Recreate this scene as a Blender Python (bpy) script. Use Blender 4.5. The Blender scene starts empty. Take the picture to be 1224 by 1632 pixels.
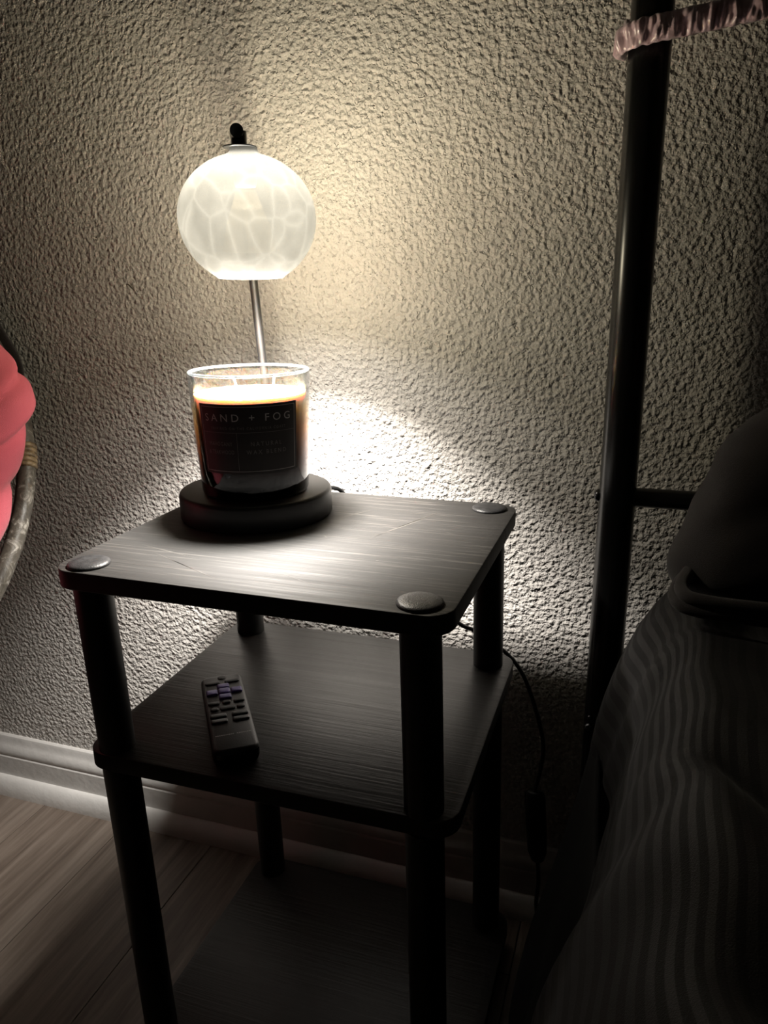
import bpy, bmesh, math, random
from mathutils import Vector, Matrix, noise as mn

random.seed(7)
scene = bpy.context.scene
COL = scene.collection
PI = math.pi

# ------------------------------------------------------------------ camera
ZT = 0.57                                   # height of the table top above the floor
YAW, PITCH, ROLL = 0.33236, -0.28689, -0.01615
F_PX = 1226.0
cd = bpy.data.cameras.new('camera')
cam = bpy.data.objects.new('camera', cd); COL.objects.link(cam)
fw = Vector((-math.sin(YAW)*math.cos(PITCH), math.cos(YAW)*math.cos(PITCH), math.sin(PITCH)))
r0 = Vector((math.cos(YAW), math.sin(YAW), 0)); u0 = r0.cross(fw)
rt = math.cos(ROLL)*r0 + math.sin(ROLL)*u0
up = -math.sin(ROLL)*r0 + math.cos(ROLL)*u0
m = Matrix((rt, up, -fw)).transposed().to_4x4()
m.translation = Vector((0.28666, -0.61759, 0.21958 + ZT))
cam.matrix_world = m
cd.sensor_fit = 'HORIZONTAL'; cd.sensor_width = 36; cd.lens = F_PX*36/1224
cd.clip_start = 0.01
scene.camera = cam

# ------------------------------------------------------------------ world, exposure
w = bpy.data.worlds.new('dim_room'); scene.world = w; w.use_nodes = True
bg = w.node_tree.nodes['Background']
bg.inputs[0].default_value = (0.9, 0.92, 1, 1); bg.inputs[1].default_value = 0.0
vs = scene.view_settings
vs.view_transform = 'Standard'; vs.look = 'None'; vs.gamma = 1; vs.use_curve_mapping = False
vs.exposure = 0.0
cy = scene.cycles
cy.max_bounces = 5; cy.diffuse_bounces = 3; cy.glossy_bounces = 3; cy.transmission_bounces = 3
cy.transparent_max_bounces = 8; cy.adaptive_threshold = 0.03
LAMP_BEAM = 5.1        # halogen reflector beam, straight down (W)
LAMP_WIDE = 1.15        # unfocused part of the downward light (W)
LAMP_BACK = 8.6        # spill through the coated reflector, all round (W)
LAMP_UP = 1.9          # spill out of the reflector's neck, upwards (W)

# ------------------------------------------------------------------ helpers
def link(o, parent=None):
    COL.objects.link(o)
    if parent is not None: o.parent = parent
    return o

def obj(name, bm, mat, parent=None, smooth=True, angle=None):
    me = bpy.data.meshes.new(name)
    bmesh.ops.recalc_face_normals(bm, faces=bm.faces[:]) if smooth != 'keep' else None
    bm.to_mesh(me); bm.free()
    if mat: me.materials.append(mat)
    o = bpy.data.objects.new(name, me); link(o, parent)
    if smooth:
        for p in me.polygons: p.use_smooth = True
        if angle is not None: me.set_sharp_from_angle(angle=math.radians(angle))
    return o

def thing(name, label, cat, loc=(0, 0, 0), group=None):
    o = bpy.data.objects.new(name, None); link(o)
    o.location = loc; o.empty_display_size = .02
    tag(o, label, cat, group)
    return o

def tag(o, label, cat, group=None):
    o['label'] = label; o['category'] = cat
    if group: o['group'] = group
    return o

def struct(o):
    o['kind'] = 'structure'; return o

def lathe(bm, prof, c=(0, 0, 0), seg=64, closed=False, axis=None):
    """revolve (r,z) profile; ends at r~0 collapse to a point"""
    rings = []
    for r, z in prof:
        if r < 1e-6:
            rings.append([bm.verts.new((0, 0, z))])
        else:
            rings.append([bm.verts.new((r*math.cos(2*PI*k/seg), r*math.sin(2*PI*k/seg), z)) for k in range(seg)])
    pairs = list(zip(rings, rings[1:]))
    if closed: pairs.append((rings[-1], rings[0]))
    for a, b in pairs:
        for k in range(seg):
            k2 = (k+1) % seg
            if len(a) == 1 and len(b) == 1: continue
            if len(a) == 1: bm.faces.new((a[0], b[k], b[k2]))
            elif len(b) == 1: bm.faces.new((a[k], a[k2], b[0]))
            else: bm.faces.new((a[k], a[k2], b[k2], b[k]))
    vs_ = [v for r in rings for v in r]
    M = Matrix.Translation(Vector(c))
    if axis is not None:
        M = M @ Vector((0, 0, 1)).rotation_difference(Vector(axis)).to_matrix().to_4x4()
    bmesh.ops.transform(bm, matrix=M, verts=vs_)
    return vs_

def cyl_prof(r, z0, z1, bev=.0008):
    return [(0, z0), (r-bev, z0), (r-bev*.3, z0+bev*.3), (r, z0+bev), (r, z1-bev), (r-bev*.3, z1-bev*.3), (r-bev, z1), (0, z1)]

def tube(bm, path, rad, seg=12, closed=False, caps=True):
    pts = [Vector(p) for p in path]; n = len(pts)
    rads = rad if isinstance(rad, (list, tuple)) else [rad]*n
    rings = []; ref = None
    for i in range(n):
        if closed: t = pts[(i+1) % n]-pts[i-1]
        else: t = pts[min(i+1, n-1)]-pts[max(i-1, 0)]
        t.normalize()
        if ref is None:
            ref = t.orthogonal().normalized()
        ref = (ref-t*ref.dot(t)).normalized()
        b = t.cross(ref)
        rings.append([bm.verts.new(pts[i]+rads[i]*(math.cos(2*PI*k/seg)*ref+math.sin(2*PI*k/seg)*b)) for k in range(seg)])
    prs = list(zip(rings, rings[1:]))
    if closed: prs.append((rings[-1], rings[0]))
    for a, b in prs:
        for k in range(seg): bm.faces.new((a[k], a[(k+1) % seg], b[(k+1) % seg], b[k]))
    if caps and not closed:
        bm.faces.new(rings[0][::-1]); bm.faces.new(rings[-1])

def smooth_path(pts, n=12):
    P = [Vector(p) for p in pts]; out = []
    for i in range(len(P)-1):
        a = P[max(i-1, 0)]; b = P[i]; c = P[i+1]; d = P[min(i+2, len(P)-1)]
        for k in range(n):
            t = k/n
            out.append(.5*((2*b)+(c-a)*t+(2*a-5*b+4*c-d)*t*t+(3*b-a-3*c+d)*t**3))
    out.append(P[-1]); return out

def box(bm, x0, x1, y0, y1, z0, z1, bev=0):
    vs_ = [bm.verts.new((x, y, z)) for z in (z0, z1) for y in (y0, y1) for x in (x0, x1)]
    fs = [(0, 2, 3, 1), (4, 5, 7, 6), (0, 1, 5, 4), (2, 6, 7, 3), (0, 4, 6, 2), (1, 3, 7, 5)]
    faces = [bm.faces.new([vs_[i] for i in f]) for f in fs]
    if bev:
        ed = set(e for f in faces for e in f.edges)
        bmesh.ops.bevel(bm, geom=list(ed), offset=bev, segments=2, affect='EDGES', profile=.5)

def plate(bm, w, d, z0, z1, rad, bev=.001, seg=8):
    """rounded-corner board centred on the origin"""
    def outline(inset):
        pts = []
        for cx, cy, a0 in ((1, 1, 0), (-1, 1, 90), (-1, -1, 180), (1, -1, 270)):
            for k in range(seg+1):
                a = math.radians(a0+90*k/seg); rr = rad-inset
                pts.append((cx*(w/2-rad)+rr*math.cos(a), cy*(d/2-rad)+rr*math.sin(a)))
        return pts
    lay = [(bev, z0), (0, z0+bev), (0, z1-bev), (bev*.3, z1-bev*.3), (bev, z1)]
    rings = [[bm.verts.new((x, y, z)) for x, y in outline(i)] for i, z in lay]
    n = len(rings[0])
    for a, b in zip(rings, rings[1:]):
        for k in range(n): bm.faces.new((a[k], a[(k+1) % n], b[(k+1) % n], b[k]))
    bm.faces.new(rings[0][::-1]); bm.faces.new(rings[-1])

def grid(bm, nu, nv, fn, uvfn=None):
    vv = [[bm.verts.new(fn(i/nu, j/nv)) for j in range(nv+1)] for i in range(nu+1)]
    uvl = bm.loops.layers.uv.verify() if uvfn else None
    for i in range(nu):
        for j in range(nv):
            f = bm.faces.new((vv[i][j], vv[i+1][j], vv[i+1][j+1], vv[i][j+1]))
            if uvfn:
                for l, (a, b) in zip(f.loops, ((i, j), (i+1, j), (i+1, j+1), (i, j+1))):
                    l[uvl].uv = uvfn(a/nu, b/nv)
    return vv

def sstep(a, b, x):
    t = max(0, min(1, (x-a)/(b-a))); return t*t*(3-2*t)

def interp(tab, x):
    if x <= tab[0][0]: return tab[0][1]
    for (a, va), (b, vb) in zip(tab, tab[1:]):
        if x <= b:
            t = (x-a)/(b-a); t = t*t*(3-2*t); return va+(vb-va)*t
    return tab[-1][1]

# ------------------------------------------------------------------ materials
class NT:
    def __init__(s, name):
        s.m = bpy.data.materials.new(name); s.m.use_nodes = True
        s.t = s.m.node_tree; s.n = s.t.nodes; s.b = s.n['Principled BSDF']; s.out = s.n['Material Output']
    def add(s, typ, **kw):
        n = s.n.new(typ)
        for k, v in kw.items():
            if k.startswith('i_'):
                key = k[2:]
                n.inputs[int(key) if key.isdigit() else key.replace('_', ' ')].default_value = v
            else: setattr(n, k, v)
        return n
    def l(s, a, b): s.t.links.new(a, b)
    def coords(s, kind='Object', scale=(1, 1, 1), rot=(0, 0, 0)):
        tc = s.add('ShaderNodeTexCoord'); mp = s.add('ShaderNodeMapping')
        mp.inputs['Scale'].default_value = scale; mp.inputs['Rotation'].default_value = rot
        s.l(tc.outputs[kind], mp.inputs[0]); return mp.outputs[0]
    def noise(s, vec, scale, detail=2, rough=.5, dist=0):
        n = s.add('ShaderNodeTexNoise'); n.inputs['Scale'].default_value = scale
        n.inputs['Detail'].default_value = detail; n.inputs['Roughness'].default_value = rough
        n.inputs['Distortion'].default_value = dist
        s.l(vec, n.inputs['Vector']); return n.outputs['Fac']
    def ramp(s, fac, stops):
        r = s.add('ShaderNodeValToRGB'); e = r.color_ramp.elements
        while len(e) < len(stops): e.new(.5)
        for el, (p, c) in zip(e, stops):
            el.position = p; el.color = (*c, 1) if len(c) == 3 else c
        s.l(fac, r.inputs[0]); return r.outputs[0]
    def math(s, op, a, b=None):
        n = s.add('ShaderNodeMath', operation=op)
        for i, x in enumerate((a, b)):
            if x is None: continue
            if isinstance(x, (int, float)): n.inputs[i].default_value = x
            else: s.l(x, n.inputs[i])
        return n.outputs[0]
    def bump(s, h, dist, strength=1):
        b = s.add('ShaderNodeBump'); b.inputs['Distance'].default_value = dist
        b.inputs['Strength'].default_value = strength
        s.l(h, b.inputs['Height']); s.l(b.outputs[0], s.b.inputs['Normal']); return b
    def set(s, **kw):
        for k, v in kw.items():
            i = s.b.inputs[k.replace('_', ' ')]
            i.default_value = (*v, 1) if isinstance(v, tuple) and len(v) == 3 and i.type == 'RGBA' else v
        return s

def g(v): return (v, v, v)

def mottled(name, c0, c1, scale, rough, bumpd=0, bscale=None, **kw):
    n = NT(name); v = n.coords()
    n.l(n.ramp(n.noise(v, scale, 3), [(.3, c0), (.7, c1)]), n.b.inputs['Base Color'])
    n.set(Roughness=rough, **kw)
    if bumpd: n.bump(n.noise(v, bscale or scale*3, 2), bumpd)
    return n.m

# plaster with a rough sprayed texture
def plaster():
    n = NT('plaster'); tc = n.add('ShaderNodeTexCoord')
    mp = n.add('ShaderNodeMapping'); mp.inputs['Rotation'].default_value = (-PI/2, 0, 0); n.l(tc.outputs['Object'], mp.inputs[0])
    v = mp.outputs[0]                                   # wall plane as 2D
    def nz(sc, det, ro=.5, dist=0):
        t = n.add('ShaderNodeTexNoise', noise_dimensions='2D'); t.inputs['Scale'].default_value = sc
        t.inputs['Detail'].default_value = det; t.inputs['Roughness'].default_value = ro; t.inputs['Distortion'].default_value = dist
        n.l(v, t.inputs['Vector']); return t.outputs['Fac']
    vo = n.add('ShaderNodeTexVoronoi', feature='F1', voronoi_dimensions='2D'); vo.inputs['Scale'].default_value = 135
    n.l(v, vo.inputs['Vector'])
    grain = n.ramp(vo.outputs['Distance'], [(.08, g(1)), (.5, g(0))])
    a = n.math('MULTIPLY', nz(165, 2, .5), 1.7)
    pits = n.ramp(nz(210, 1), [(.24, g(0)), (.33, g(1))])
    h = n.math('ADD', n.math('MULTIPLY', grain, .38), n.math('MULTIPLY', a, .9))
    h = n.math('ADD', n.math('MULTIPLY', h, pits), n.math('MULTIPLY', nz(30, 1), .5))
    n.bump(h, .0032, .8)
    n.l(n.ramp(nz(3, 2), [(.3, (.66, .635, .60)), (.7, (.71, .685, .65))]), n.b.inputs['Base Color'])
    n.set(Roughness=.8); n.b.inputs['Specular IOR Level'].default_value = .25
    return n.m
M_wall = plaster()
M_wallp = mottled('wall_paint', (.58, .56, .53), (.62, .60, .57), 3, .85, .002, 150)
M_ceil = mottled('ceiling_paint', (.7, .69, .67), (.74, .73, .7), 5, .9, .002, 120)

def trim_paint():
    n = NT('trim_paint'); v = n.coords()
    n.l(n.ramp(n.noise(v, 30, 4, .6), [(.35, (.74, .73, .71)), (.7, (.80, .79, .77))]), n.b.inputs['Base Color'])
    n.bump(n.noise(v, 90, 2), .0006); n.set(Roughness=.35); return n.m
M_trim = trim_paint()

def plank_mat():
    n = NT('vinyl_plank')
    oi = n.add('ShaderNodeObjectInfo')
    tc = n.add('ShaderNodeTexCoord'); ad = n.add('ShaderNodeVectorMath', operation='ADD')
    cmb = n.add('ShaderNodeCombineXYZ'); n.l(n.math('MULTIPLY', oi.outputs['Random'], 37), cmb.inputs[0])
    n.l(tc.outputs['Object'], ad.inputs[0]); n.l(cmb.outputs[0], ad.inputs[1])
    mp = n.add('ShaderNodeMapping'); mp.inputs['Scale'].default_value = (1, .06, 1); n.l(ad.outputs[0], mp.inputs[0])
    f1 = n.noise(mp.outputs[0], 26, 4, .6, 1.2); f2 = n.noise(mp.outputs[0], 160, 3, .6)
    f = n.math('ADD', n.math('MULTIPLY', f1, .7), n.math('MULTIPLY', f2, .3))
    n.l(n.ramp(f, [(.34, (.085, .063, .05)), (.5, (.17, .135, .11)), (.68, (.27, .225, .19))]), n.b.inputs['Base Color'])
    n.bump(f2, .0004); n.set(Roughness=.45); return n.m
M_plank = plank_mat()
M_sub = mottled('subfloor', (.03, .025, .02), (.05, .04, .03), 20, .9)

def laminate(name, r0_, r1_, alb, pore):
    n = NT(name)
    v = n.coords(scale=(2.6, 115, 30)); v2 = n.coords(scale=(1, 1, 1)); v3 = n.coords(scale=(1.4, 42, 10))
    gr = n.noise(v, 3.0, 4, .7, .25); g3 = n.noise(v3, 3, 3, .6, .5)
    pores = n.ramp(gr, [(.54, g(0)), (.70, g(1))])
    worn = n.ramp(n.noise(v2, 9, 3), [(.35, g(.25)), (.7, g(1))])
    fac = n.math('MULTIPLY', pores, worn)
    mx = n.add('ShaderNodeMix', data_type='RGBA')
    mx.inputs['A'].default_value = (alb, alb*.945, alb*.89, 1); mx.inputs['B'].default_value = (pore, pore*.92, pore*.83, 1)
    n.l(fac, mx.inputs['Factor']); n.l(mx.outputs['Result'], n.b.inputs['Base Color'])
    n.l(n.ramp(g3, [(.3, g(r0_)), (.7, g(r1_))]), n.b.inputs['Roughness'])
    n.b.inputs['Specular IOR Level'].default_value = .5
    n.bump(n.math('ADD', gr, n.math('MULTIPLY', g3, .6)), .0005, .8)
    return n.m
M_lam = laminate('worn_black_laminate', .56, .70, .026, .16)
M_lam2 = laminate('black_laminate', .34, .46, .026, .05)
M_edge = mottled('black_edge_band', (.010, .009, .008), (.017, .015, .014), 60, .6)
M_tubeb = mottled('black_plastic_tube', (.006, .006, .006), (.009, .009, .009), 40, .45)
def cap_mat():
    n = NT('textured_cap'); v = n.coords()
    n.l(n.ramp(n.noise(v, 140, 4, .7), [(.35, (.018, .018, .019)), (.72, (.05, .05, .052))]), n.b.inputs['Base Color'])
    n.bump(n.noise(v, 900, 2), .0003); n.set(Roughness=.42); return n.m
M_cap = cap_mat()
M_black = mottled('black_satin_metal', (.004, .004, .004), (.006, .006, .006), 30, .27)
M_blackm = mottled('black_matt_metal', (.006, .006, .006), (.01, .01, .01), 30, .42)
M_steel = mottled('brushed_steel', (.085, .082, .08), (.13, .127, .124), 60, .46, Metallic=1.0)
M_bolt = mottled('dark_bolt_metal', (.05, .05, .055), (.10, .10, .105), 200, .25, Metallic=1.0)
M_cord = mottled('black_cord_rubber', (.008, .008, .008), (.012, .012, .012), 80, .45)
M_scratch = mottled('scuff_mark', (.075, .07, .064), (.12, .112, .10), 400, .6)
M_crack = mottled('hairline_crack', (.10, .085, .065), (.16, .14, .11), 300, .9)

def shade_glass():
    n = NT('opal_glass'); v = n.coords(scale=(1, 1, .75))
    wv = n.add('ShaderNodeVectorMath', operation='ADD')
    nz = n.add('ShaderNodeTexNoise'); nz.inputs['Scale'].default_value = 22; n.l(v, nz.inputs['Vector'])
    sc = n.add('ShaderNodeVectorMath', operation='SCALE'); sc.inputs['Scale'].default_value = .014
    n.l(nz.outputs['Color'], sc.inputs[0]); n.l(v, wv.inputs[0]); n.l(sc.outputs[0], wv.inputs[1])
    vo = n.add('ShaderNodeTexVoronoi', feature='DISTANCE_TO_EDGE'); vo.inputs['Scale'].default_value = 42
    n.l(wv.outputs[0], vo.inputs['Vector'])
    vein = n.ramp(vo.outputs['Distance'], [(0.0, g(1)), (.05, g(.35)), (.16, g(0))])
    cloud = n.noise(v, 35, 2)
    k = n.math('ADD', n.math('MULTIPLY', vein, .24), n.math('ADD', n.math('MULTIPLY', cloud, .6), .50))
    col = n.add('ShaderNodeMix', data_type='RGBA', blend_type='MULTIPLY'); col.inputs['Factor'].default_value = 1
    col.inputs['A'].default_value = (SH_T, SH_T, SH_T*.95, 1); n.l(k, col.inputs['B'])
    tl = n.add('ShaderNodeBsdfTranslucent'); n.l(col.outputs['Result'], tl.inputs['Color'])
    df = n.add('ShaderNodeBsdfDiffuse'); df.inputs['Color'].default_value = (SH_D, SH_D, SH_D*.93, 1)
    tp = n.add('ShaderNodeBsdfTransparent'); tp.inputs['Color'].default_value = (SH_X, SH_X*.94, SH_X*.77, 1)
    a1 = n.add('ShaderNodeAddShader'); a2 = n.add('ShaderNodeAddShader')
    n.l(tl.outputs[0], a1.inputs[0]); n.l(df.outputs[0], a1.inputs[1])
    n.l(a1.outputs[0], a2.inputs[0]); n.l(tp.outputs[0], a2.inputs[1])
    gl = n.add('ShaderNodeBsdfGlossy'); gl.inputs['Roughness'].default_value = .25
    lw = n.add('ShaderNodeLayerWeight')
    fz = n.math('MULTIPLY', n.math('POWER', lw.outputs['Facing'], 5.0), .3)
    mx = n.add('ShaderNodeMixShader'); n.l(fz, mx.inputs[0]); n.l(a2.outputs[0], mx.inputs[1]); n.l(gl.outputs[0], mx.inputs[2])
    n.l(mx.outputs[0], n.out.inputs['Surface'])
    return n.m
SH_T, SH_D, SH_X = .0155, .010, .14
M_shade = shade_glass()

def clear_glass():
    n = NT('clear_glass'); v = n.coords()
    tp = n.add('ShaderNodeBsdfTransparent')
    sp = n.add('ShaderNodeSeparateXYZ'); n.l(v, sp.inputs[0])                # brown tint fading out towards the top
    zz = n.math('DIVIDE', sp.outputs[2], .1172)
    n.l(n.ramp(zz, [(.10, (.10, .035, .025)), (.30, (.30, .12, .06)), (.52, (.68, .43, .20)), (.70, (.88, .76, .56)), (.80, (.92, .93, .935))]), tp.inputs['Color'])
    gl = n.add('ShaderNodeBsdfGlossy'); gl.inputs['Roughness'].default_value = .07
    gl.inputs['Color'].default_value = (.95, .97, 1, 1)
    lw = n.add('ShaderNodeLayerWeight'); lw.inputs['Blend'].default_value = .5
    fz = n.math('ADD', .05, n.math('MULTIPLY', n.math('POWER', lw.outputs['Facing'], 3.0), .80))
    b = n.add('ShaderNodeBump'); b.inputs['Distance'].default_value = .0004
    n.l(n.noise(v, 60, 2), b.inputs['Height']); n.l(b.outputs[0], gl.inputs['Normal'])
    mx = n.add('ShaderNodeMixShader'); n.l(fz, mx.inputs[0]); n.l(tp.outputs[0], mx.inputs[1]); n.l(gl.outputs[0], mx.inputs[2])
    n.l(mx.outputs[0], n.out.inputs['Surface']); return n.m
M_glass = clear_glass()

def wax_mat():
    n = NT('candle_wax'); v = n.coords()
    n.l(n.ramp(n.noise(v, 60, 3), [(.3, (.34, .265, .18)), (.7, (.38, .30, .21))]), n.b.inputs['Base Color'])
    n.set(Roughness=.45)
    n.b.inputs['Subsurface Weight'].default_value = 1.0
    n.b.inputs['Subsurface Radius'].default_value = (1.0, .5, .2)
    n.b.inputs['Subsurface Scale'].default_value = .016
    n.bump(n.noise(v, 70, 2), .0006)
    return n.m
M_wax = wax_mat()
M_wick = mottled('waxed_wick', (.78, .66, .5), (.85, .76, .62), 300, .7, .0003, 900)
M_label = mottled('black_paper_label', (.012, .008, .008), (.018, .012, .012), 50, .5)
M_ink = mottled('grey_ink', (.42, .39, .38), (.48, .45, .43), 500, .5)
M_inkdim = mottled('dim_grey_ink', (.15, .13, .125), (.19, .17, .16), 500, .5)

M_remote = mottled('grey_black_plastic', (.030, .030, .031), (.038, .038, .039), 60, .42, .0002, 1500)
M_remside = mottled('gloss_black_plastic', (.008, .008, .008), (.012, .012, .012), 60, .25)
M_btn = mottled('button_rubber', (.010, .010, .010), (.014, .014, .014), 100, .5)
M_btng = mottled('grey_button_rubber', (.03, .03, .031), (.04, .04, .041), 100, .45)
M_purple = mottled('purple_rubber', (.085, .06, .27), (.105, .075, .32), 100, .45)
M_print = mottled('pale_print', (.32, .32, .32), (.40, .40, .40), 900, .6)

def fabric(name, c0, c1, scale=30, weave=900, rough=.9, sheen=.3, bd=.0004):
    n = NT(name); v = n.coords()
    n.l(n.ramp(n.noise(v, scale, 4, .6), [(.3, c0), (.7, c1)]), n.b.inputs['Base Color'])
    n.set(Roughness=rough); n.b.inputs['Sheen Weight'].default_value = sheen
    n.b.inputs['Sheen Roughness'].default_value = .5
    n.b.inputs['Specular IOR Level'].default_value = .12
    n.bump(n.noise(v, weave, 2), bd); return n.m
M_red = fabric('red_cotton', (.56, .105, .145), (.64, .13, .17), 14, 1400, .85, .15)
M_darkf = fabric('dark_brown_fabric', (.012, .009, .008), (.018, .014, .012), 20)
M_pillow = fabric('charcoal_pillowcase', (.020, .018, .019), (.030, .027, .028), 9, 1300, .8, .12)
M_skirt = fabric('black_bed_sheet', (.006, .006, .006), (.009, .009, .009), 20, 1300, .9, .05)

def stripes():
    n = NT('striped_sateen'); tc = n.add('ShaderNodeTexCoord'); sp = n.add('ShaderNodeSeparateXYZ')
    n.l(tc.outputs['UV'], sp.inputs[0])
    fr = n.math('FRACT', n.math('MULTIPLY', sp.outputs[1], 1/.0165))
    st = n.ramp(fr, [(.46, g(0)), (.50, g(1)), (.96, g(1)), (1, g(0))])
    v = n.coords()
    cl = n.noise(v, 25, 3)
    mx = n.add('ShaderNodeMix', data_type='RGBA'); mx.inputs['A'].default_value = (.0055, .005, .0052, 1)
    mx.inputs['B'].default_value = (.0105, .0097, .010, 1); n.l(st, mx.inputs['Factor'])
    mm = n.add('ShaderNodeMix', data_type='RGBA', blend_type='MULTIPLY'); mm.inputs['Factor'].default_value = 1
    n.l(mx.outputs['Result'], mm.inputs['A']); n.l(n.ramp(cl, [(.3, g(.8)), (.7, g(1))]), mm.inputs['B'])
    n.l(mm.outputs['Result'], n.b.inputs['Base Color'])
    n.l(n.math('SUBTRACT', .75, n.math('MULTIPLY', st, .15)), n.b.inputs['Roughness'])
    n.b.inputs['Sheen Weight'].default_value = .06; n.b.inputs['Specular IOR Level'].default_value = .12
    n.bump(n.noise(v, 1200, 2), .0003); return n.m
M_stripe = stripes()

def satin():
    n = NT('mauve_satin'); v = n.coords()
    n.l(n.ramp(n.noise(v, 60, 3), [(.3, (.58, .41, .46)), (.7, (.68, .51, .56))]), n.b.inputs['Base Color'])
    n.set(Roughness=.24); n.b.inputs['Specular IOR Level'].default_value = 1.0
    n.b.inputs['Sheen Weight'].default_value = .3
    n.bump(n.noise(v, 500, 2), .0002); return n.m
M_satin = satin()

def rattan():
    n = NT('weathered_pole'); v = n.coords(); v2 = n.coords(scale=(1, 1, 1))
    f = n.noise(v, 60, 5, .75, .8)
    n.l(n.ramp(f, [(.40, (.045, .04, .032)), (.56, (.10, .09, .072)), (.68, (.46, .44, .40))]), n.b.inputs['Base Color'])
    n.l(n.ramp(f, [(.4, g(.35)), (.7, g(.7))]), n.b.inputs['Roughness'])
    n.bump(f, .0008); return n.m
M_rattan = rattan()
def wrapm():
    n = NT('cane_binding'); v = n.coords()
    n.l(n.ramp(n.noise(v, 130, 4, .7), [(.35, (.09, .06, .03)), (.6, (.26, .19, .10)), (.75, (.45, .38, .26))]), n.b.inputs['Base Color'])
    n.set(Roughness=.5); n.bump(n.noise(v, 300, 3), .0006); return n.m
M_wrap = wrapm()

# ------------------------------------------------------------------ room
WY = 0.222
X0, X1, Y0, CH = -2.4, 2.6, -3.6, 2.44
def slab(name, x0, x1, y0, y1, z0, z1, mat):
    bm = bmesh.new(); box(bm, x0, x1, y0, y1, z0, z1)
    return struct(obj(name, bm, mat, smooth=False))
wall_back = slab('wall_back', X0-.1, X1+.1, WY, WY+.1, 0, CH, M_wall)
slab('wall_left', X0-.1, X0, Y0, WY, 0, CH, M_wallp)
slab('wall_right', X1, X1+.1, Y0, WY, 0, CH, M_wallp)
slab('wall_front', X0-.1, X1+.1, Y0-.1, Y0, 0, CH, M_wallp)
slab('ceiling', X0-.1, X1+.1, Y0-.1, WY+.1, CH, CH+.1, M_ceil)
floor = slab('floor', X0-.1, X1+.1, Y0-.1, WY+.1, -.1, -.004, M_sub)

# floor planks running away from the wall
PW, PL = .152, 1.22
bmp = bmesh.new(); box(bmp, -PW/2+.0006, PW/2-.0006, -PL/2+.0006, PL/2-.0006, -.0045, 0, .0006)
pm = bpy.data.meshes.new('plank'); bmp.to_mesh(pm); bmp.free(); pm.materials.append(M_plank)
nx = int((X1-X0)/PW)+1
offs = {}
for i in range(nx):
    x = X0+PW/2+i*PW
    if x+PW/2 > X1+.05: continue
    off = [.38, -.13, .82, .27, .63, -.02, .5][i % 7]
    for j in range(5):
        yc = -.10+off-1.22*j
        lo, hi = yc-PL/2, yc+PL/2
        if lo > WY or hi < Y0: continue
        if hi > WY or lo < Y0:                         # cut to fit
            a, b = max(lo, Y0), min(hi, WY)
            bm = bmesh.new(); box(bm, -PW/2+.0006, PW/2-.0006, a-yc+.0006, b-yc-.0006, -.0045, 0, .0006)
            o = obj('plank', bm, M_plank, floor, smooth=False)
        else:
            o = bpy.data.objects.new('plank', pm); link(o, floor)
        o.location = (x, yc, 0)

def extrude_profile(bm, prof, x0, x1):
    a = [bm.verts.new((x0, y, z)) for y, z in prof]; b = [bm.verts.new((x1, y, z)) for y, z in prof]
    n = len(prof)
    for k in range(n): bm.faces.new((a[k], a[(k+1) % n], b[(k+1) % n], b[k]))
    bm.faces.new(a[::-1]); bm.faces.new(b)
bm = bmesh.new()
extrude_profile(bm, [(WY, 0), (WY-.013, 0), (WY-.013, .064), (WY-.0115, .0665), (WY-.0125, .069), (WY-.0125, .074),
                     (WY-.0115, .079), (WY-.009, .084), (WY-.0065, .089), (WY-.006, .094), (WY-.0045, .098), (WY-.002, .1), (WY, .1)], X0, X1)
bb = struct(obj('baseboard_back', bm, M_trim, angle=25))
bm = bmesh.new()
pr = [(WY-.013, 0)]+[(WY-.013-.014*math.cos(a), .003+.028*math.sin(a)) for a in [PI/2*k/8 for k in range(9)]]
pr.insert(1, (WY-.027, 0))
extrude_profile(bm, pr, X0, X1)
obj('shoe_moulding', bm, M_trim, bb, angle=40)
# hairline crack in the plaster beside the lamp
bm = bmesh.new()
cp = smooth_path([(-.3375, WY, .7955), (-.3335, WY, .795), (-.329, WY, .791), (-.3245, WY, .7865)], 5)
tube(bm, cp, [.0002+.0007*math.sin(PI*i/(len(cp)-1))**.7 for i in range(len(cp))], 5)
obj('crack', bm, M_crack, wall_back)

# ------------------------------------------------------------------ side table
tb = thing('side_table', 'black three-tier side table with round tube legs against the textured wall', 'side table')
W, D, TH = .34, .293, .0165
SH = [(0, 0, 0, ZT), (.0022, .008, .0089, ZT-.1746), (.0057, .0112, .004, ZT-.5253)]
for i, (ox, oy, rz, z) in enumerate(SH):
    bm = bmesh.new(); plate(bm, W, D, -TH, 0, .021, .0012)
    o = obj('shelf', bm, M_lam if i == 0 else M_lam2, tb, angle=35); o.location = (ox, oy, z); o.rotation_euler.z = rz
    o.data.materials.append(M_edge)
    for p in o.data.polygons:
        if abs(p.normal.z) < .3: p.material_index = 1
    o['label'] = ['scratched black wood-grain top shelf', 'black wood-grain middle shelf', 'black wood-grain bottom shelf'][i]
    if i == 0: top_shelf = o
LX, LYF, LYB, LR = W/2-.0265, D/2-.0195, D/2-.0222, .0158
def leg(name, p0, p1, r=LR):
    bm = bmesh.new(); tube(bm, [p0, Vector(p0).lerp(Vector(p1), .5), p1], r, 32)
    return obj(name, bm, M_tubeb, tb, angle=50)
def lp(sx, sy, z):
    t = (ZT-z)/.5253
    return (sx*LX+.0057*t, (-LYF if sy < 0 else LYB)+.0112*t, z)
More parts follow.
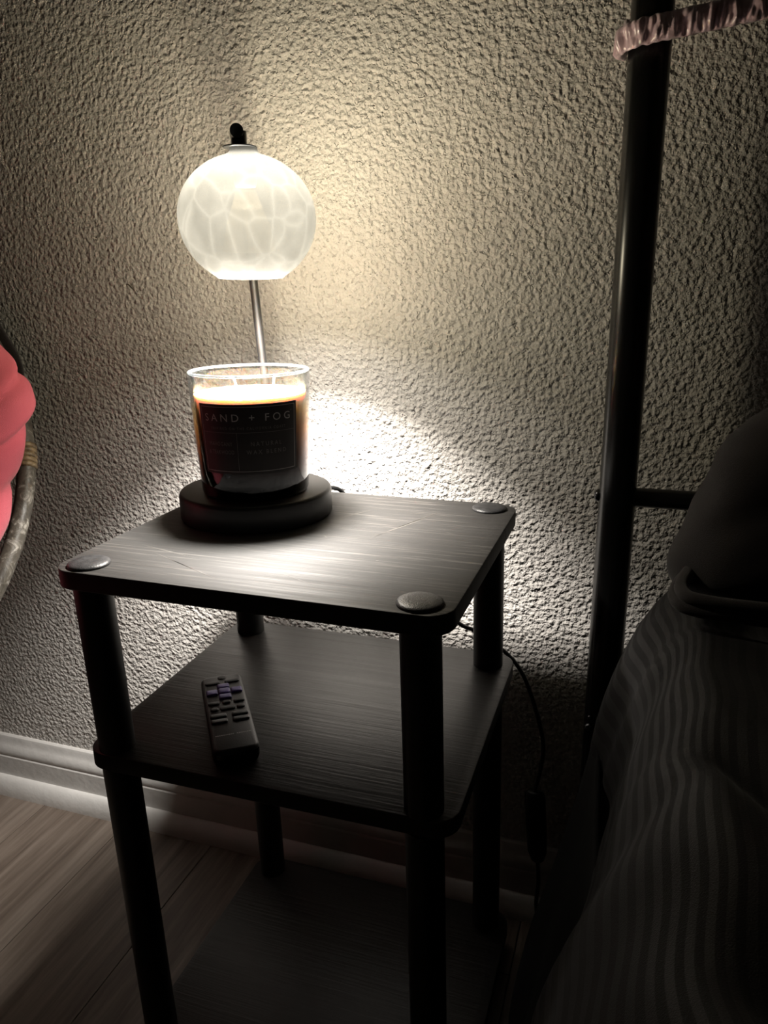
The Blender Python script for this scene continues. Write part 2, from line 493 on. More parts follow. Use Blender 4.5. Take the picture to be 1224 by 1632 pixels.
for sx in (-1, 1):
    for sy in (-1, 1):
        leg('leg', lp(sx, sy, ZT-TH), lp(sx, sy, SH[1][3]))
        leg('leg', lp(sx, sy, SH[1][3]-TH), lp(sx, sy, SH[2][3]))
        leg('foot', lp(sx, sy, SH[2][3]-TH), lp(sx, sy, 0))
        bm = bmesh.new(); x, y, z = lp(sx, sy, ZT)
        lathe(bm, [(0, 0), (.0172, 0), (.0176, .0008), (.0172, .0020), (.0150, .0032), (.009, .0038), (0, .004)], (x, y, z), 40)
        obj('leg_cap', bm, M_cap, tb)
# seam in the edge banding, right side
bm = bmesh.new(); box(bm, W/2-.0005, W/2+.00015, .070, .0709, ZT-TH+.001, ZT-.0012)
obj('edge_seam', bm, M_btn, tb, smooth=False)
# scuffs on the top: long thin worn streaks lying in the surface
def streak(p0, p1, wd, n=1):
    bm = bmesh.new()
    for k in range(n):
        a = Vector(p0)+Vector((random.uniform(-1, 1), random.uniform(-1, 1)))*wd*1.5*(n > 1)
        b = Vector(p1)+Vector((random.uniform(-1, 1), random.uniform(-1, 1)))*wd*1.5*(n > 1)
        d = (b-a).normalized(); q = Vector((-d.y, d.x))*wd*.5
        mid = (a+b)*.5
        z = .00012
        v = [bm.verts.new((*pp, z)) for pp in (a, mid+q, b, mid-q)]
        bm.faces.new(v)
    o = obj('scuff_mark', bm, M_scratch, top_shelf, smooth=False)
    return o
streak((.058, .002), (.098, .098), .0016, 2)
streak((.070, .03), (.100, .102), .0012, 2)
streak((.006, .052), (.030, .092), .0010, 2)
streak((.014, .0), (.022, -.008), .0010)
streak((.118, .040), (.130, .034), .0009)
streak((.083, -.052), (.086, -.050), .0014)
streak((-.11, -.085), (-.02, -.128), .0009, 2)
streak((-.135, -.07), (-.06, -.09), .0007, 2)
streak((.02, -.10), (.06, -.118), .0008)

# ------------------------------------------------------------------ candle warmer lamp
BX, BY, BR, BH = -.0802, .0512, .0758, .0266
lamp = thing('candle_warmer_lamp', 'candle warmer lamp with glowing white glass globe shade on black table', 'lamp', (BX, BY, ZT))
def L(x, y, z): return (x-BX, y-BY, z-ZT)
bm = bmesh.new()
lathe(bm, [(0, 0), (BR-.002, 0), (BR-.0006, .0006), (BR, .002), (BR, BH-.004), (BR-.0004, BH-.0022), (BR-.0014, BH-.0008), (BR-.003, BH), (0, BH)], (0, 0, 0), 96)
base = obj('base', bm, M_blackm, lamp, angle=60)
PX, PY = -.0885, .1155
bend = Vector((-.1115, .114, ZT+.3520))
arm_end = Vector((-.0672, .0335, ZT+.3495))
bm = bmesh.new()
path = [Vector((PX, PY, ZT+BH-.001)), Vector((PX+.25*(bend.x-PX), PY, ZT+BH+.08)), Vector((PX+.75*(bend.x-PX), PY-.001, ZT+.26))]
pole_path = smooth_path([(PX, PY, ZT+BH-.001), (PX-.010, PY, ZT+.15), (PX-.0205, PY-.001, ZT+.325), (bend.x+.001, bend.y-.004, ZT+.3445),
                         (bend.x+.006, bend.y-.014, ZT+.3500), (bend.x+.014, bend.y-.028, ZT+.3505), tuple(arm_end)], 10)
tube(bm, [L(*p) for p in pole_path], .0044, 20)
o = obj('pole', bm, M_steel, lamp, angle=50)
bm = bmesh.new(); d = (arm_end-Vector((bend.x+.014, bend.y-.028, ZT+.3505))).normalized()
tube(bm, [L(*(arm_end-d*.022)), L(*(arm_end+d*.0015))], .0058, 24)
obj('arm_sleeve', bm, M_black, lamp, angle=50)
bm = bmesh.new(); lathe(bm, [(0, 0), (.0085, 0), (.0085, .004), (.0068, .0055), (0, .0055)], L(PX, PY, ZT+BH), 24)
obj('pole_collar', bm, M_blackm, lamp, angle=40)
# shade, slightly tipped towards the room
SC = Vector((-.0680, .0452, ZT+.2795)); SR = .0618
TILT = Matrix.Rotation(math.radians(4.0), 4, Vector((.86, .5, 0)))
bm = bmesh.new()
a0, a1 = math.radians(-60), math.radians(74)
prof = [(SR*math.cos(a0+(a1-a0)*k/48), SR*.985*math.sin(a0+(a1-a0)*k/48)*(0.955 if (a0+(a1-a0)*k/48) < 0 else .892)) for k in range(49)]
zr = prof[0][1]; rr = prof[0][0]
zn = prof[-1][1]; rn = prof[-1][0]
neck = [(rn-.003, zn+.0012), (.0128, zn+.0022), (.0123, zn+.0035), (.0121, zn+.0060)]
lip = [(rr-.0024, zr+.0006), (rr-.0021, zr-.0008), (rr-.0009, zr-.0013), (rr, zr-.0004)]
lathe(bm, lip+prof+neck, (0, 0, 0), 96)
shade = obj('shade', bm, M_shade, lamp)
shade.matrix_local = Matrix.Translation(Vector(L(*SC))) @ TILT
neck_top = SC+Vector((-.0035, 0, zn+.006))
bm = bmesh.new(); lathe(bm, cyl_prof(.0150, 0, .0012, .0004), L(*neck_top), 40); obj('shade_ring', bm, M_blackm, lamp, angle=40)
bm = bmesh.new(); lathe(bm, cyl_prof(.0068, .001, .0135, .0006), L(*neck_top), 32); obj('socket_stem', bm, M_black, lamp, angle=40)
# halogen reflector bulb and its socket inside the shade
bm = bmesh.new(); zb = -.022
lathe(bm, [(0, .052), (.010, .052), (.0105, .050), (.0105, .030), (.009, .026), (0, .026)], L(*SC), 32)
obj('lamp_socket', bm, mottled('grey_ceramic', (.02, .02, .02), (.03, .03, .03), 40, .5), lamp, angle=40)
bm = bmesh.new()
lathe(bm, [(0, .024), (.009, .023), (.012, .014), (.019, -.005), (.0235, -.024), (.024, -.0275), (.022, -.029), (.021, -.0285), (0, -.0285)], L(*SC), 40)
bn = NT('reflector_glass')
bt = bn.add('ShaderNodeBsdfTransparent'); bt.inputs['Color'].default_value = (.97, .93, .85, 1)
bq = bn.add('ShaderNodeMixShader'); bq.inputs[0].default_value = .003
bn.l(bt.outputs[0], bq.inputs[1]); bn.l(bn.b.outputs[0], bq.inputs[2]); bn.l(bq.outputs[0], bn.out.inputs['Surface'])
bn.l(bn.ramp(bn.noise(bn.coords(), 40), [(.3, (.7, .66, .58)), (.7, (.76, .72, .64))]), bn.b.inputs['Base Color'])
M_bulb = bn.m
obj('bulb', bm, M_bulb, lamp, angle=40)
def light(name, typ, loc, W_, col, size):
    ld = bpy.data.lights.new(name, typ); ld.energy = W_; ld.color = col
    if typ == 'AREA': ld.shape = 'DISK'; ld.size = size
    else: ld.shadow_soft_size = size
    lo = bpy.data.objects.new(name, ld); link(lo, lamp); lo.location = L(*loc); return lo
beam = light('halogen_beam', 'AREA', (SC.x, SC.y, SC.z-.0300), LAMP_BEAM, (1, .94, .88), .042)
beam.data.spread = math.radians(101)
wide = light('halogen_flood', 'AREA', (SC.x, SC.y, SC.z-.0302), LAMP_WIDE, (1, .94, .88), .042)
wide.data.spread = math.radians(172)
light('reflector_spill', 'POINT', (SC.x, SC.y, SC.z+.006), LAMP_BACK, (1, .965, .89), .020)   # inside the bulb, out through its coated glass
neck = light('neck_spill', 'AREA', (SC.x, SC.y, SC.z+.008), LAMP_UP, (1, .965, .89), .036)
neck.rotation_euler.x = PI
# cord: leaves the base at the back, over the table's rear edge, down to the switch
cord_pts = [(-.066, .122, ZT+.006), (-.052, .134, ZT+.005), (-.036, .146, ZT+.0045), (-.028, .156, ZT-.004), (-.016, .166, ZT-.03), (.030, .184, ZT-.11),
            (.095, .190, .411), (.118, .190, .402), (.150, .190, .383), (.173, .186, .361), (.189, .182, .326), (.202, .180, .279), (.2015, .180, .245), (.1955, .180, .209)]
bm = bmesh.new(); tube(bm, [L(*p) for p in smooth_path(cord_pts, 8)], .0024, 10)
obj('cord', bm, M_cord, lamp, angle=60)
bm = bmesh.new()
rows = [(.209, .0035), (.2085, .0085), (.205, .0115), (.198, .0122), (.16, .0125), (.125, .0115), (.113, .008), (.109, .004)]
tube(bm, [L(.1955+(.209-z)*.075, .180, z) for z, r in rows], [r for z, r in rows], 20)
for v in bm.verts: v.co.y = (v.co.y-(.180-BY))*.62+(.180-BY)
sw = obj('cord_switch', bm, M_cord, lamp, angle=45)
bm = bmesh.new()
tube(bm, [L(*p) for p in smooth_path([(.2030, .180, .110), (.205, .180, .08), (.204, .181, .04), (.215, .178, .006), (.26, .14, .004), (.33, .10, .004)], 8)], .0024, 10)
obj('cord', bm, M_cord, lamp, angle=60)

# ------------------------------------------------------------------ candle
JX, JY, JZ0 = -.0760, .0440, ZT+BH
cand = thing('jar_candle', 'two-wick brown candle in a clear glass jar with black label under the lamp', 'candle', (JX, JY, JZ0))
JH = .1172
def jr(z): return .0522+(.0578-.0522)*z/JH
TW = .0032
prof = [(0, 0), (jr(0)-.004, 0), (jr(0)-.0012, .0008), (jr(0), .0035)]
prof += [(jr(z), z) for z in (.03, .06, .09, JH-.003)]
prof += [(jr(JH)+.0002, JH-.0012), (jr(JH)-.0008, JH), (jr(JH)-TW+.0004, JH), (jr(JH)-TW-.0006, JH-.0012), (jr(JH)-TW, JH-.004)]
prof += [(jr(z)-TW, z) for z in (.09, .06, .03, .014)]
prof += [(jr(.01)-TW-.003, .0105), (0, .0095)]
bm = bmesh.new(); lathe(bm, prof, (0, 0, 0), 96); obj('jar', bm, M_glass, cand, angle=70)
rn_ = NT('rim_glass'); rn_.set(Roughness=.12); rn_.b.inputs['Specular IOR Level'].default_value = 1.0
rn_.l(rn_.ramp(rn_.noise(rn_.coords(), 40), [(.3, (.30, .33, .34)), (.7, (.36, .39, .40))]), rn_.b.inputs['Base Color'])
rt_ = rn_.add('ShaderNodeBsdfTransparent'); rq_ = rn_.add('ShaderNodeMixShader'); rq_.inputs[0].default_value = .34
rn_.l(rt_.outputs[0], rq_.inputs[1]); rn_.l(rn_.b.outputs[0], rq_.inputs[2]); rn_.l(rq_.outputs[0], rn_.out.inputs['Surface'])
bm = bmesh.new(); tube(bm, [((jr(JH)-TW/2)*math.cos(2*PI*k/96), (jr(JH)-TW/2)*math.sin(2*PI*k/96), JH-.0004) for k in range(96)], .00130, 12, closed=True)
obj('jar_rim', bm, rn_.m, cand)
WZ = .0955
bm = bmesh.new()
lathe(bm, [(0, .0099), (jr(.011)-TW-.004, .0109), (jr(.014)-TW-.0006, .0145)] + [(jr(z)-TW-.0003, z) for z in (.03, .05, .07, .085, WZ-.002)]
      + [(jr(WZ)-TW-.0006, WZ+.0012), (jr(WZ)-TW-.003, WZ+.0002), (.045, WZ-.0008), (.03, WZ-.0004), (.015, WZ-.001), (0, WZ-.0008)], (0, 0, 0), 96)
obj('wax', bm, M_wax, cand, angle=80)
AC = math.radians(-62)
for s, lean in ((-1, -.35), (1, .2)):
    ex = Vector((math.cos(AC+PI/2), math.sin(AC+PI/2), 0))
    p = ex*s*.0158 + Vector((.004, .004, 0))
    bm = bmesh.new()
    tube(bm, smooth_path([p+Vector((0, 0, WZ-.003)), p+ex*lean*.008+Vector((0, 0, WZ+.008)), p+ex*lean*.014+Vector((0, 0, WZ+.0145)), p+ex*(lean*.014+(-.0035 if s < 0 else .0025))+Vector((0, 0, WZ+.0155))], 4), .00115, 8)
    obj('wick', bm, M_wick, cand)
# label wrapped on the cone of the jar
LA0, LA1, LZ0, LZ1 = math.radians(-116.5), math.radians(-15), .0275, .0925
def onjar(a, z, off): return Vector(((jr(z)+off)*math.cos(a), (jr(z)+off)*math.sin(a), z))
bm = bmesh.new()
vv = [grid(bm, 48, 6, lambda u, v, o=o: onjar(LA0+(LA1-LA0)*u, LZ0+(LZ1-LZ0)*v, o)) for o in (.00005, .00025)]
edge = lambda G: [G[i][0] for i in range(49)]+[G[48][j] for j in range(1, 7)]+[G[i][6] for i in range(47, -1, -1)]+[G[0][j] for j in range(5, 0, -1)]
e0, e1 = edge(vv[0]), edge(vv[1])
for k in range(len(e0)): bm.faces.new((e0[k], e0[(k+1) % len(e0)], e1[(k+1) % len(e0)], e1[k]))
lab = obj('label', bm, M_label, cand, angle=40); lab['label'] = 'black paper label with thin pale border'
AM = (LA0+LA1)/2; RM = .0556; HW = RM*(LA1-LA0)/2; ZM = (LZ0+LZ1)/2; HH = (LZ1-LZ0)/2
def warp(co, z_is=.0004): return onjar(AM+co.x/RM, ZM+co.y, z_is)
def line(x0, y0, x1, y1, t, bm):
    n = max(2, int(abs(x1-x0)/.002)+1)
    d = Vector((x1-x0, y1-y0)).normalized(); q = Vector((-d.y, d.x))*t/2
    prev = None
    for k in range(n+1):
        p = Vector((x0+(x1-x0)*k/n, y0+(y1-y0)*k/n))
        pr = [bm.verts.new(warp(p+q)), bm.verts.new(warp(p-q))]
        if prev: bm.faces.new((prev[0], pr[0], pr[1], prev[1]))
        prev = pr
bx, by_ = HW-.0028, HH-.0026
for seg_ in ((-bx, by_, bx, by_), (-bx, -by_, bx, -by_), (-bx, -by_, -bx, by_), (bx, -by_, bx, by_)):
    bm = bmesh.new(); line(*seg_, .00042, bm); obj('border_line', bm, M_ink, lab)
for seg_ in ((-bx, .0065, bx, .0065), (-.0105, .0065, -.0105, -by_)):
    bm = bmesh.new(); line(*seg_, .00032, bm); obj('divider_line', bm, M_inkdim, lab)
def text(s, size, x, y, width, mat, name, spacing=1.0):
    cu = bpy.data.curves.new('t', 'FONT'); cu.body = s; cu.size = size; cu.align_x = 'CENTER'; cu.align_y = 'CENTER'
    cu.space_character = spacing; cu.fill_mode = 'FRONT'; cu.resolution_u = 3
    to = bpy.data.objects.new('t', cu); COL.objects.link(to)
    dg = bpy.context.evaluated_depsgraph_get(); dg.update()
    me = bpy.data.meshes.new_from_object(to.evaluated_get(dg))
    bpy.data.objects.remove(to); bpy.data.curves.remove(cu)
    xs = [v.co.x for v in me.vertices]; k = width/(max(xs)-min(xs)) if width else 1; xm = (max(xs)+min(xs))/2
    for v in me.vertices:
        v.co = warp(Vector(((v.co.x-xm)*k+x, v.co.y+y)), .00045)
    me.materials.clear(); me.materials.append(mat); me.name = name
    o = bpy.data.objects.new(name, me); link(o, lab); return o
text('SAND + FOG', .0098, -.0005, .0198, .0825, M_ink, 'brand_lettering', 1.55)
text("'", .004, .0425, .0232, None, M_ink, 'brand_mark')
text('INSPIRED ON THE CALIFORNIA COAST', .0034, 0, .0103, .071, M_inkdim, 'tagline_lettering', 1.5)
text('MAHOGANY', .0052, -.0275, -.0042, .0245, M_inkdim, 'scent_lettering', 1.15)
text('& TEAKWOOD', .0052, -.0275, -.0118, .0270, M_inkdim, 'scent_lettering', 1.15)
text('NATURAL', .0055, .0165, -.0042, .0290, M_inkdim, 'blend_lettering', 1.5)
text('WAX BLEND', .0055, .0165, -.0118, .0380, M_inkdim, 'blend_lettering', 1.5)

# ------------------------------------------------------------------ remote control
RX = Vector((-.0100+.0461, .0262)).normalized() if False else None
def S2(x, y): return (x, y)
ra = math.atan2(-.0945+.1136, -.0155+.0452)           # direction of its short side
rem = thing('tv_remote', 'small black TV remote with purple direction pad on the middle shelf', 'remote control', (-.0625, -.0625, SH[1][3]))
rem.rotation_euler.z = math.radians(36)
RWD, RLN, RT = .0405, .139, .0165
bm = bmesh.new()
def rbody(bm, w_, l_, lay, rad, seg=8):
    rings = []
    for ins, z in lay:
        pts = []
        for cx, cy, a0 in ((1, 1, 0), (-1, 1, 90), (-1, -1, 180), (1, -1, 270)):
            for k in range(seg+1):
                a = math.radians(a0+90*k/seg); q = max(rad-ins, .0005)
                pts.append(bm.verts.new((cx*(w_/2-rad)+q*math.cos(a), cy*(l_/2-rad)+q*math.sin(a), z)))
        rings.append(pts)
    n = len(rings[0])
    for a, b in zip(rings, rings[1:]):
        for k in range(n): bm.faces.new((a[k], a[(k+1) % n], b[(k+1) % n], b[k]))
    bm.faces.new(rings[0][::-1]); bm.faces.new(rings[-1])
rbody(bm, RWD, RLN, [(.004, 0), (.0015, .0015), (.0002, .005), (0, .008), (.0002, .0125)], .0085)
obj('back_shell', bm, M_remside, rem, angle=50)
bm = bmesh.new(); rbody(bm, RWD, RLN, [(.0002, .0125), (.0006, .0145), (.0016, .0158), (.0032, RT)], .0085)
face = obj('face_plate', bm, M_remote, rem, angle=50)
def button(name, x, y, w_, l_, h, mat, rad, rot=0):
    bm = bmesh.new(); rbody(bm, w_, l_, [(0, 0), (0, h*.5), (min(w_, l_)*.06, h*.85), (min(w_, l_)*.16, h)], rad, 5)
    o = obj(name, bm, mat, rem, angle=50); o.location = (x, y, RT-.0002); o.rotation_euler.z = rot; return o
Y = lambda t: RLN/2-t
button('power_button', .0005, Y(.0075), .0082, .0082, .0009, M_btn, .004)
button('button', -.0095, Y(.0175), .0145, .0062, .0014, M_btn, .0029)
button('button', .0095, Y(.0175), .0145, .0062, .0014, M_btn, .0029)
DP = Y(.037)
for nm, x, y, w_, l_ in (('direction_key', 0, DP+.0103, .0118, .0092), ('direction_key', 0, DP-.0103, .0118, .0092), ('direction_key', -.0117, DP, .0108, .0100), ('direction_key', .0117, DP, .0108, .0100)):
    button(nm, x, y, w_, l_, .0022, M_purple, .0018)
button('ok_button', 0, DP, .0118, .0108, .0026, M_purple, .003)
r1 = Y(.0575)
button('button', -.0118, r1, .0108, .0060, .0016, M_btn, .0028)
button('button', 0, r1, .0080, .0058, .0016, M_btn, .0028)
button('button', .0118, r1, .0108, .0060, .0016, M_btn, .0028)
r2 = Y(.0685)
button('button', -.0122, r2, .0078, .0066, .0016, M_btn, .0032)
button('button', 0, r2, .0145, .0066, .0016, M_btn, .0032)
button('button', .0122, r2, .0078, .0066, .0016, M_btn, .0032)
for k, t in enumerate((.081, .0905)):
    for sx in (-1, 1):
        button('shortcut_key', sx*.0098, Y(t), .0152, .0068, .0018, M_btng, .0022)
# faint printed line near the lower end
bm = bmesh.new(); x = -.0155
rnd = random.Random(3)
while x < .0155:
    ww = rnd.uniform(.0007, .0016)
    if not (-.0005 < x < .0016):
        v = [bm.verts.new((a, b, RT+.00008)) for a, b in ((x, Y(.1135)-.0007), (x+ww, Y(.1135)-.0007), (x+ww, Y(.1135)+.0007), (x, Y(.1135)+.0007))]
        bm.faces.new(v)
    x += ww+.0006
obj('printed_line', bm, M_print, rem, smooth=False)

# ------------------------------------------------------------------ bed frame (metal headboard)
PXB, PYB, PR = .2655, .160, .0178
bed = thing('metal_headboard', 'black metal tube headboard standing between bed and wall', 'headboard', (PXB, PYB, 0))
def B(x, y, z): return (x-PXB, y-PYB, z)
for px in (PXB, PXB+1.40):
    bm = bmesh.new(); lathe(bm, cyl_prof(PR, 0, 1.16, .002), B(px, PYB, 0), 40); obj('post', bm, M_black, bed, angle=40)
    bm = bmesh.new(); lathe(bm, [(0, 1.16), (.0178, 1.16), (.0195, 1.165), (.019, 1.178), (.012, 1.19), (0, 1.193)], B(px, PYB, 0), 32); obj('finial', bm, M_black, bed, angle=40)
for z in (.5835, 1.10, .30):
    bm = bmesh.new(); tube(bm, [B(PXB, PYB, z), B(PXB+.7, PYB, z), B(PXB+1.4, PYB, z)], .0096 if z < 1 else .012, 20); obj('rail', bm, M_black, bed, angle=50)
for k in range(1, 5):
    x = PXB+.28*k
    bm = bmesh.new(); tube(bm, [B(x, PYB, .5835), B(x, PYB, .84), B(x, PYB, 1.10)], .0075, 16); obj('spindle', bm, M_black, bed, angle=50)
def bolt(c, ax, r, h):
    bm = bmesh.new(); lathe(bm, [(0, 0), (r, 0), (r, h*.4), (r*.8, h*.8), (r*.4, h), (0, h)], c, 16, axis=ax); return obj('bolt', bm, M_bolt, bed, angle=40)
bolt(B(PXB-PR+.0005, PYB, .583), (-1, 0, 0), .0062, .005)
bolt(B(PXB-PR*.6, PYB-PR*.75, .325), (-.5, -.85, 0), .006, .005)
bolt(B(PXB-PR*.6, PYB-PR*.75, .338), (-.5, -.85, 0), .003, .003)

# ------------------------------------------------------------------ satin strap looped over headboard
cx, cy, wr = PXB, PYB, PR+.0068
lp_ = []
ex_ = PXB+.56
for k in range(13):
    a = PI/2+PI*k/12; lp_.append((cx+wr*math.cos(a), cy+wr*math.sin(a)))
for k in range(1, 40): lp_.append((cx+(ex_-cx)*k/40, cy-wr+.004*math.sin(PI*k/40)))
for k in range(13):
    a = -PI/2+PI*k/12; lp_.append((ex_+wr*math.cos(a), cy+wr*math.sin(a)))
for k in range(1, 40): lp_.append((ex_-(ex_-cx)*k/40, cy+wr))
pts = [Vector((x, y, 0)) for x, y in lp_]
tot = [0]
for a, b in zip(pts, pts[1:]+pts[:1]): tot.append(tot[-1]+(b-a).length)
def at(s):
    s %= tot[-1]
    for i in range(len(pts)):
        if s <= tot[i+1]:
            t = (s-tot[i])/(tot[i+1]-tot[i]); a = pts[i]; b = pts[(i+1) % len(pts)]
            return a.lerp(b, t), (b-a).normalized()
NS, NT_ = 1500, 20
bm = bmesh.new(); rings = []
for i in range(NS):
    s = tot[-1]*i/NS; p, t = at(s)
    n_ = Vector((t.y, -t.x, 0))                      # outward from the loop
    h = .9875+.105*(p.x-.262) + (.012 if p.y > cy+.012 else 0)
    ph = s/.0105*2*PI/1.0
    ring = []
    for k in range(NT_):
        th = 2*PI*k/NT_
        fold = mn.noise(Vector((s*105, math.sin(th)*.55, math.cos(th)*.4)))*1.0+.6*mn.noise(Vector((s*330+9, math.sin(th)*1.2, 3)))
        fold = max(-1, min(1, fold*1.8))
        hz = .0105*(1+.13*mn.noise(Vector((s*190, 7, math.copysign(1, math.sin(th))))))
        ot = .0050+.0036*fold
        q = p+n_*(ot*math.cos(th) if math.cos(th) > 0 else .004*math.cos(th)*1.0)
        q.z = h+hz*math.sin(th)
        ring.append(bm.verts.new(q))
    rings.append(ring)
for i in range(NS):
    a, b = rings[i], rings[(i+1) % NS]
    for k in range(NT_): bm.faces.new((a[k], a[(k+1) % NT_], b[(k+1) % NT_], b[k]))
band = obj('satin_band', bm, M_satin)
tag(band, 'ruffled mauve satin band looped around the black headboard post', 'fabric band')

# ------------------------------------------------------------------ bed
HEM = [(-1.9, .262, .36), (-.35, .250, .36), (-.25, .252, .359), (-.2, .262, .36), (-.1, .278, .342), (-.05, .281, .370), (0, .275, .366), (.06, .259, .357), (.085, .264, .375), (.125, .285, .40)]
def hem(y):
    tabx = [(a, b) for a, b, c in HEM]; tabz = [(a, c) for a, b, c in HEM]
    return interp(tabx, y), interp(tabz, y)
# mattress
bm = bmesh.new(); box(bm, .36, 1.60, -1.85, .075, .27, .455, .03)
mt = obj('mattress', bm, M_skirt, angle=60); tag(mt, 'dark mattress under the striped comforter', 'mattress')
# box base / bed skirt hanging to the floor
def skirt(u, v):
    y = .100-1.95*u; z = .368-.361*v
    x0 = .272-.012*math.sin(y*9) - .050*sstep(0, 1.0, v) - .016*v
    x0 += .004*math.sin(y*55+v*2)*v + .006*mn.noise(Vector((y*6, v*2, 0)))
    return (x0, y, z)
bm = bmesh.new(); grid(bm, 160, 24, skirt)
sk = obj('bed_sheet', bm, M_skirt)
sk.modifiers.new('thick', 'SOLIDIFY').thickness = .003
tag(sk, 'black sheet hanging down the bed side beside the cord switch', 'bed sheet')
# striped comforter
def comf(u, v):
    y = .128-2.0*u
    hx, hz = hem(y)
    # profile: arc length parameter v over side then top
    tz = .538+.004*mn.noise(Vector((y*4, v*9, 1)))
    side = min(1, v/.16)
    if v < .16:
        s = side
        x = hx+(.345-hx)*(s**1.15)
        z = hz+(tz-.004-hz)*(1-(1-s)**1.7)
    else:
        t = (v-.16)/.84
        x = .345+1.25*t**1.15; z = tz-.004*(1-min(1, t*8))
    # head end dips, folds
    z -= .05*sstep(.085, .128, y)*sstep(0, .2, v)
    d1 = (y+.17)+(x-.33)*1.1
    z -= .024*math.exp(-(d1/.032)**2)*sstep(.05, .2, v)
    d2 = (y+.02)+(x-.30)*.55
    z += .008*math.exp(-(d2/.02)**2)*sstep(.02, .1, v)
    d3 = (y+.33)+(x-.33)*.8
    z -= .028*math.exp(-(d3/.04)**2)*sstep(.05, .2, v)
    z += .006*mn.noise(Vector((x*7, y*5, 2)))*sstep(.03, .2, v)
    if v < .2: x += .008*mn.noise(Vector((y*14, v*6, 5)))
    return (x, y, z)
def vmap(v): return v**1.7 if False else (v*.4 if v < .4 else .16+(v-.4)/.6*.84)
bm = bmesh.new()
def arclen(v): return (v/.16*.22 if v < .16 else .22+(v-.16)/.84*1.25)
grid(bm, 260, 120, lambda u, v: comf(u**1.5, vmap(v)), lambda u, v: (u, arclen(vmap(v))))
co = obj('comforter', bm, M_stripe)
md = co.modifiers.new('thick', 'SOLIDIFY'); md.thickness = .014; md.offset = -1
tag(co, 'dark grey striped sateen comforter spread over the bed', 'comforter')

# pillow leaning on the headboard
pil = thing('pillow', 'charcoal pillow in a rumpled case leaning on the headboard rail', 'pillow', (.607, .045, .530))
def pillow(u, v):
    a = 2*PI*u; b = PI*(v-.5)
    cx_, sx_ = math.cos(a), math.sin(a); cb, sb = math.cos(b), math.sin(b)
    e = .62
    sp = lambda c, k: math.copysign(abs(c)**k, c)
    x = .335*sp(cb, .28)*sp(cx_, e); y = .085*sp(cb, .38)*sp(sx_, .9); z = .155*sp(sb, .8)
    p = Vector((x, y, z+.155))
    left = sstep(-.05, -.3, x)
    p.x += (.012+.26*max(0, p.z/.31)**1.1)*left*.75          # end slants back towards the top
    f = .024*math.sin(z*34+x*26+3*mn.noise(Vector((x*8, y*8, z*8))))*sstep(.15, -.3, x)*.5
    f += .020*mn.noise(Vector((x*9, y*9+4, z*11)))+.007*mn.noise(Vector((x*26, y*20, z*30)))
    n_ = Vector((x/.315, y/.085, z/.155)).normalized()
    return p+n_*f
bm = bmesh.new(); grid(bm, 120, 60, pillow)
bmesh.ops.remove_doubles(bm, verts=bm.verts[:], dist=.0008)
obj('pillow_body', bm, M_pillow, pil)
for k, (dz, r) in enumerate(((.012, .0055), (.0045, .006))):
    bm = bmesh.new()
    tube(bm, smooth_path([(-.262, .02, dz+.022), (-.278-k*.004, -.03, dz+.020), (-.284-k*.003, -.070, dz+.019), (-.268, -.088, dz+.019), (-.2, -.094, dz+.020), (-.05, -.096, dz+.019), (.15, -.094, dz+.020)], 8), r, 10)
    obj('case_hem', bm, M_pillow, pil)

# ------------------------------------------------------------------ bowl chair with red cushion
U = Vector((.76977, .62998, -.10284)); V = Vector((.31248, -.5124, -.79988)); N = Vector((.5566, -.58359, .59128))
CR = .36
R0 = Vector((-.378, .06, ZT+.0243)); CC = R0-U*CR
ch = thing('bowl_chair', 'round bowl chair with weathered rim left of the table', 'chair', (CC.x, CC.y, 0))
def Cc(p): return (p.x-CC.x, p.y-CC.y, p.z)
bm = bmesh.new()
tube(bm, [Cc(CC+CR*(math.cos(t)*U+math.sin(t)*V)) for t in [2*PI*k/120 for k in range(120)]], .0100, 16, closed=True)
obj('rim', bm, M_rattan, ch)
for t0 in (-.075, 1.3, 2.8, 4.4):
    bm = bmesh.new()
    for k in range(5):
        t = t0+k*.0165
        tube(bm, [Cc(CC+CR*(math.cos(t+d_)*U+math.sin(t+d_)*V)) for d_ in (-.0085, -.005, 0, .005, .0085)], [.0106, .0118, .0122, .0118, .0106], 16)
    obj('cane_binding', bm, M_wrap, ch)
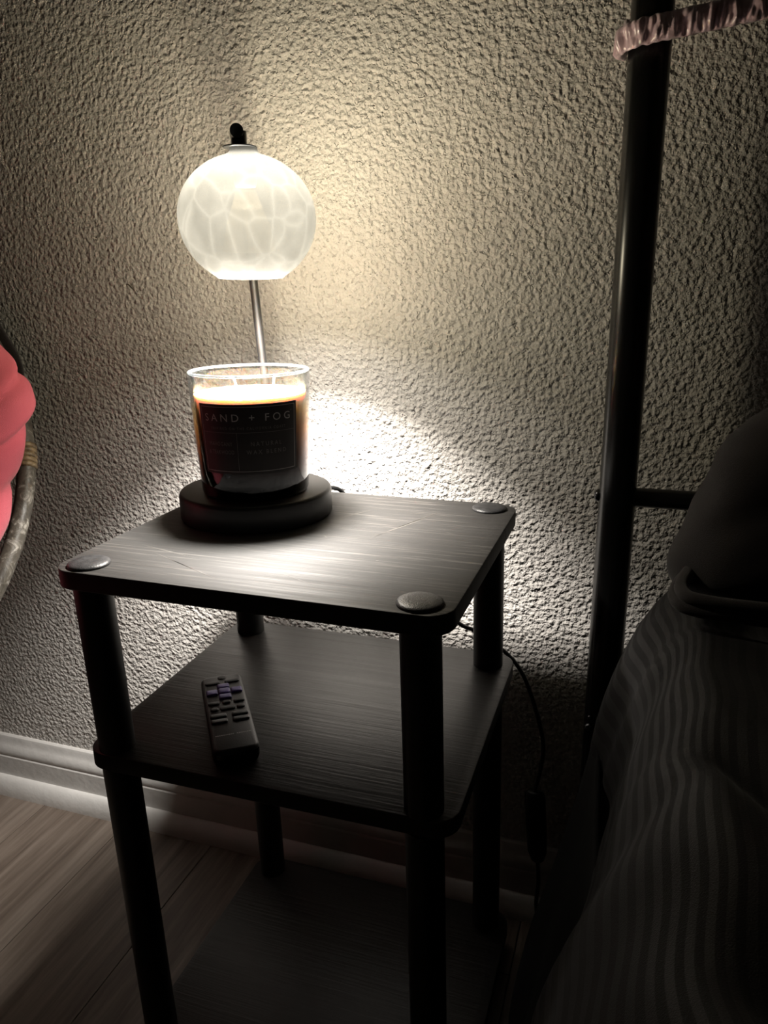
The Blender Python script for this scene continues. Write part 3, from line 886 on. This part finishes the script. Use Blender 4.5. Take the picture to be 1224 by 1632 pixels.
# shallow bowl of bent canes below the rim and a ring stand on the floor
for k in range(12):
    t = 2*PI*k/12+.45
    d_ = math.cos(t)*U+math.sin(t)*V
    bm = bmesh.new()
    tube(bm, [Cc(CC+d_*CR*math.cos(q)-N*.15*math.sin(q)) for q in [PI/2*j/8 for j in range(9)]], .006, 8)
    obj('bowl_cane', bm, M_rattan, ch)
bc = CC-N*.16
for zz, rr_ in ((.012, .26), (.30, .16)):
    bm = bmesh.new()
    tube(bm, [Cc(Vector((bc.x-.02+rr_*math.cos(2*PI*k/60), bc.y-.05+rr_*math.sin(2*PI*k/60), zz))) for k in range(60)], .011, 12, closed=True)
    obj('stand_ring', bm, M_rattan, ch)
for k in range(6):
    a = 2*PI*k/6+.3
    bm = bmesh.new()
    tube(bm, [Cc(Vector((bc.x-.02+.26*math.cos(a), bc.y-.05+.26*math.sin(a), .012))), Cc(Vector((bc.x-.02+.16*math.cos(a), bc.y-.05+.16*math.sin(a), .30))),
              Cc(Vector((bc.x+.10*math.cos(a), bc.y+.10*math.sin(a), .47)))], .009, 10)
    obj('stand_leg', bm, M_rattan, ch)
# cushion
cu = thing('red_cushion', 'plump red cotton cushion in the round bowl chair', 'cushion', tuple(CC+V*.036))
def cush(u, v):
    th = 2*PI*u; b = PI*(v-.5)
    rr_ = math.cos(b); hh = math.sin(b)
    rad = (.358+.013*math.exp(-(((th+PI) % (2*PI)-PI+.16)/.13)**2)-.004*math.exp(-(((th+PI) % (2*PI)-PI-.12)/.10)**2))*(rr_**.5 if rr_ > 0 else 0)
    z = .075*math.copysign(abs(hh)**.85, hh)
    d_ = math.cos(th)*U+math.sin(th)*V
    z += .086+.03*(rad/.35)**2
    p = d_*rad+N*z
    f = .008*mn.noise(p*7)+.007*mn.noise(p*16+Vector((3, 1, 0)))
    cr = mn.noise(Vector((p.x*5+p.z*9, p.y*5-p.z*4, 2)))
    f -= .005*math.exp(-(cr/.05)**2)
    f += .0012*math.sin(70*(p.x*.5+p.y*.4+p.z)+5*mn.noise(p*6))*sstep(.15, .30, rad)
    tt = (th+PI) % (2*PI)-PI
    for t0, k, dp in ((-.26, .30, .0055), (-.09, .34, .0065), (.10, .25, .003), (-.42, .2, .005)):
        q = tt-(t0+k*b)
        f -= dp*math.exp(-(q/.022)**2)-dp*.35*math.exp(-((q+.05)/.03)**2)
    return p+(d_*rr_+N*hh)*f
bm = bmesh.new(); grid(bm, 640, 70, cush)
bmesh.ops.remove_doubles(bm, verts=bm.verts[:], dist=.0006)
obj('cushion_cover', bm, M_red, cu)
# dark throw bunched behind the cushion
def throw(u, v):
    a = 2*PI*u; b = PI*(v-.5)
    d_ = Vector((.13*math.cos(b)*math.cos(a), .040*math.cos(b)*math.sin(a), .13*math.sin(b)))
    return d_*(1+.12*mn.noise(d_*14))
bm = bmesh.new(); grid(bm, 60, 30, throw); bmesh.ops.remove_doubles(bm, verts=bm.verts[:], dist=.0005)
th_ = obj('throw_blanket', bm, M_darkf); th_.location = (-.586, .158, .672)
tag(th_, 'dark brown bunched throw behind the red cushion at left edge', 'blanket')
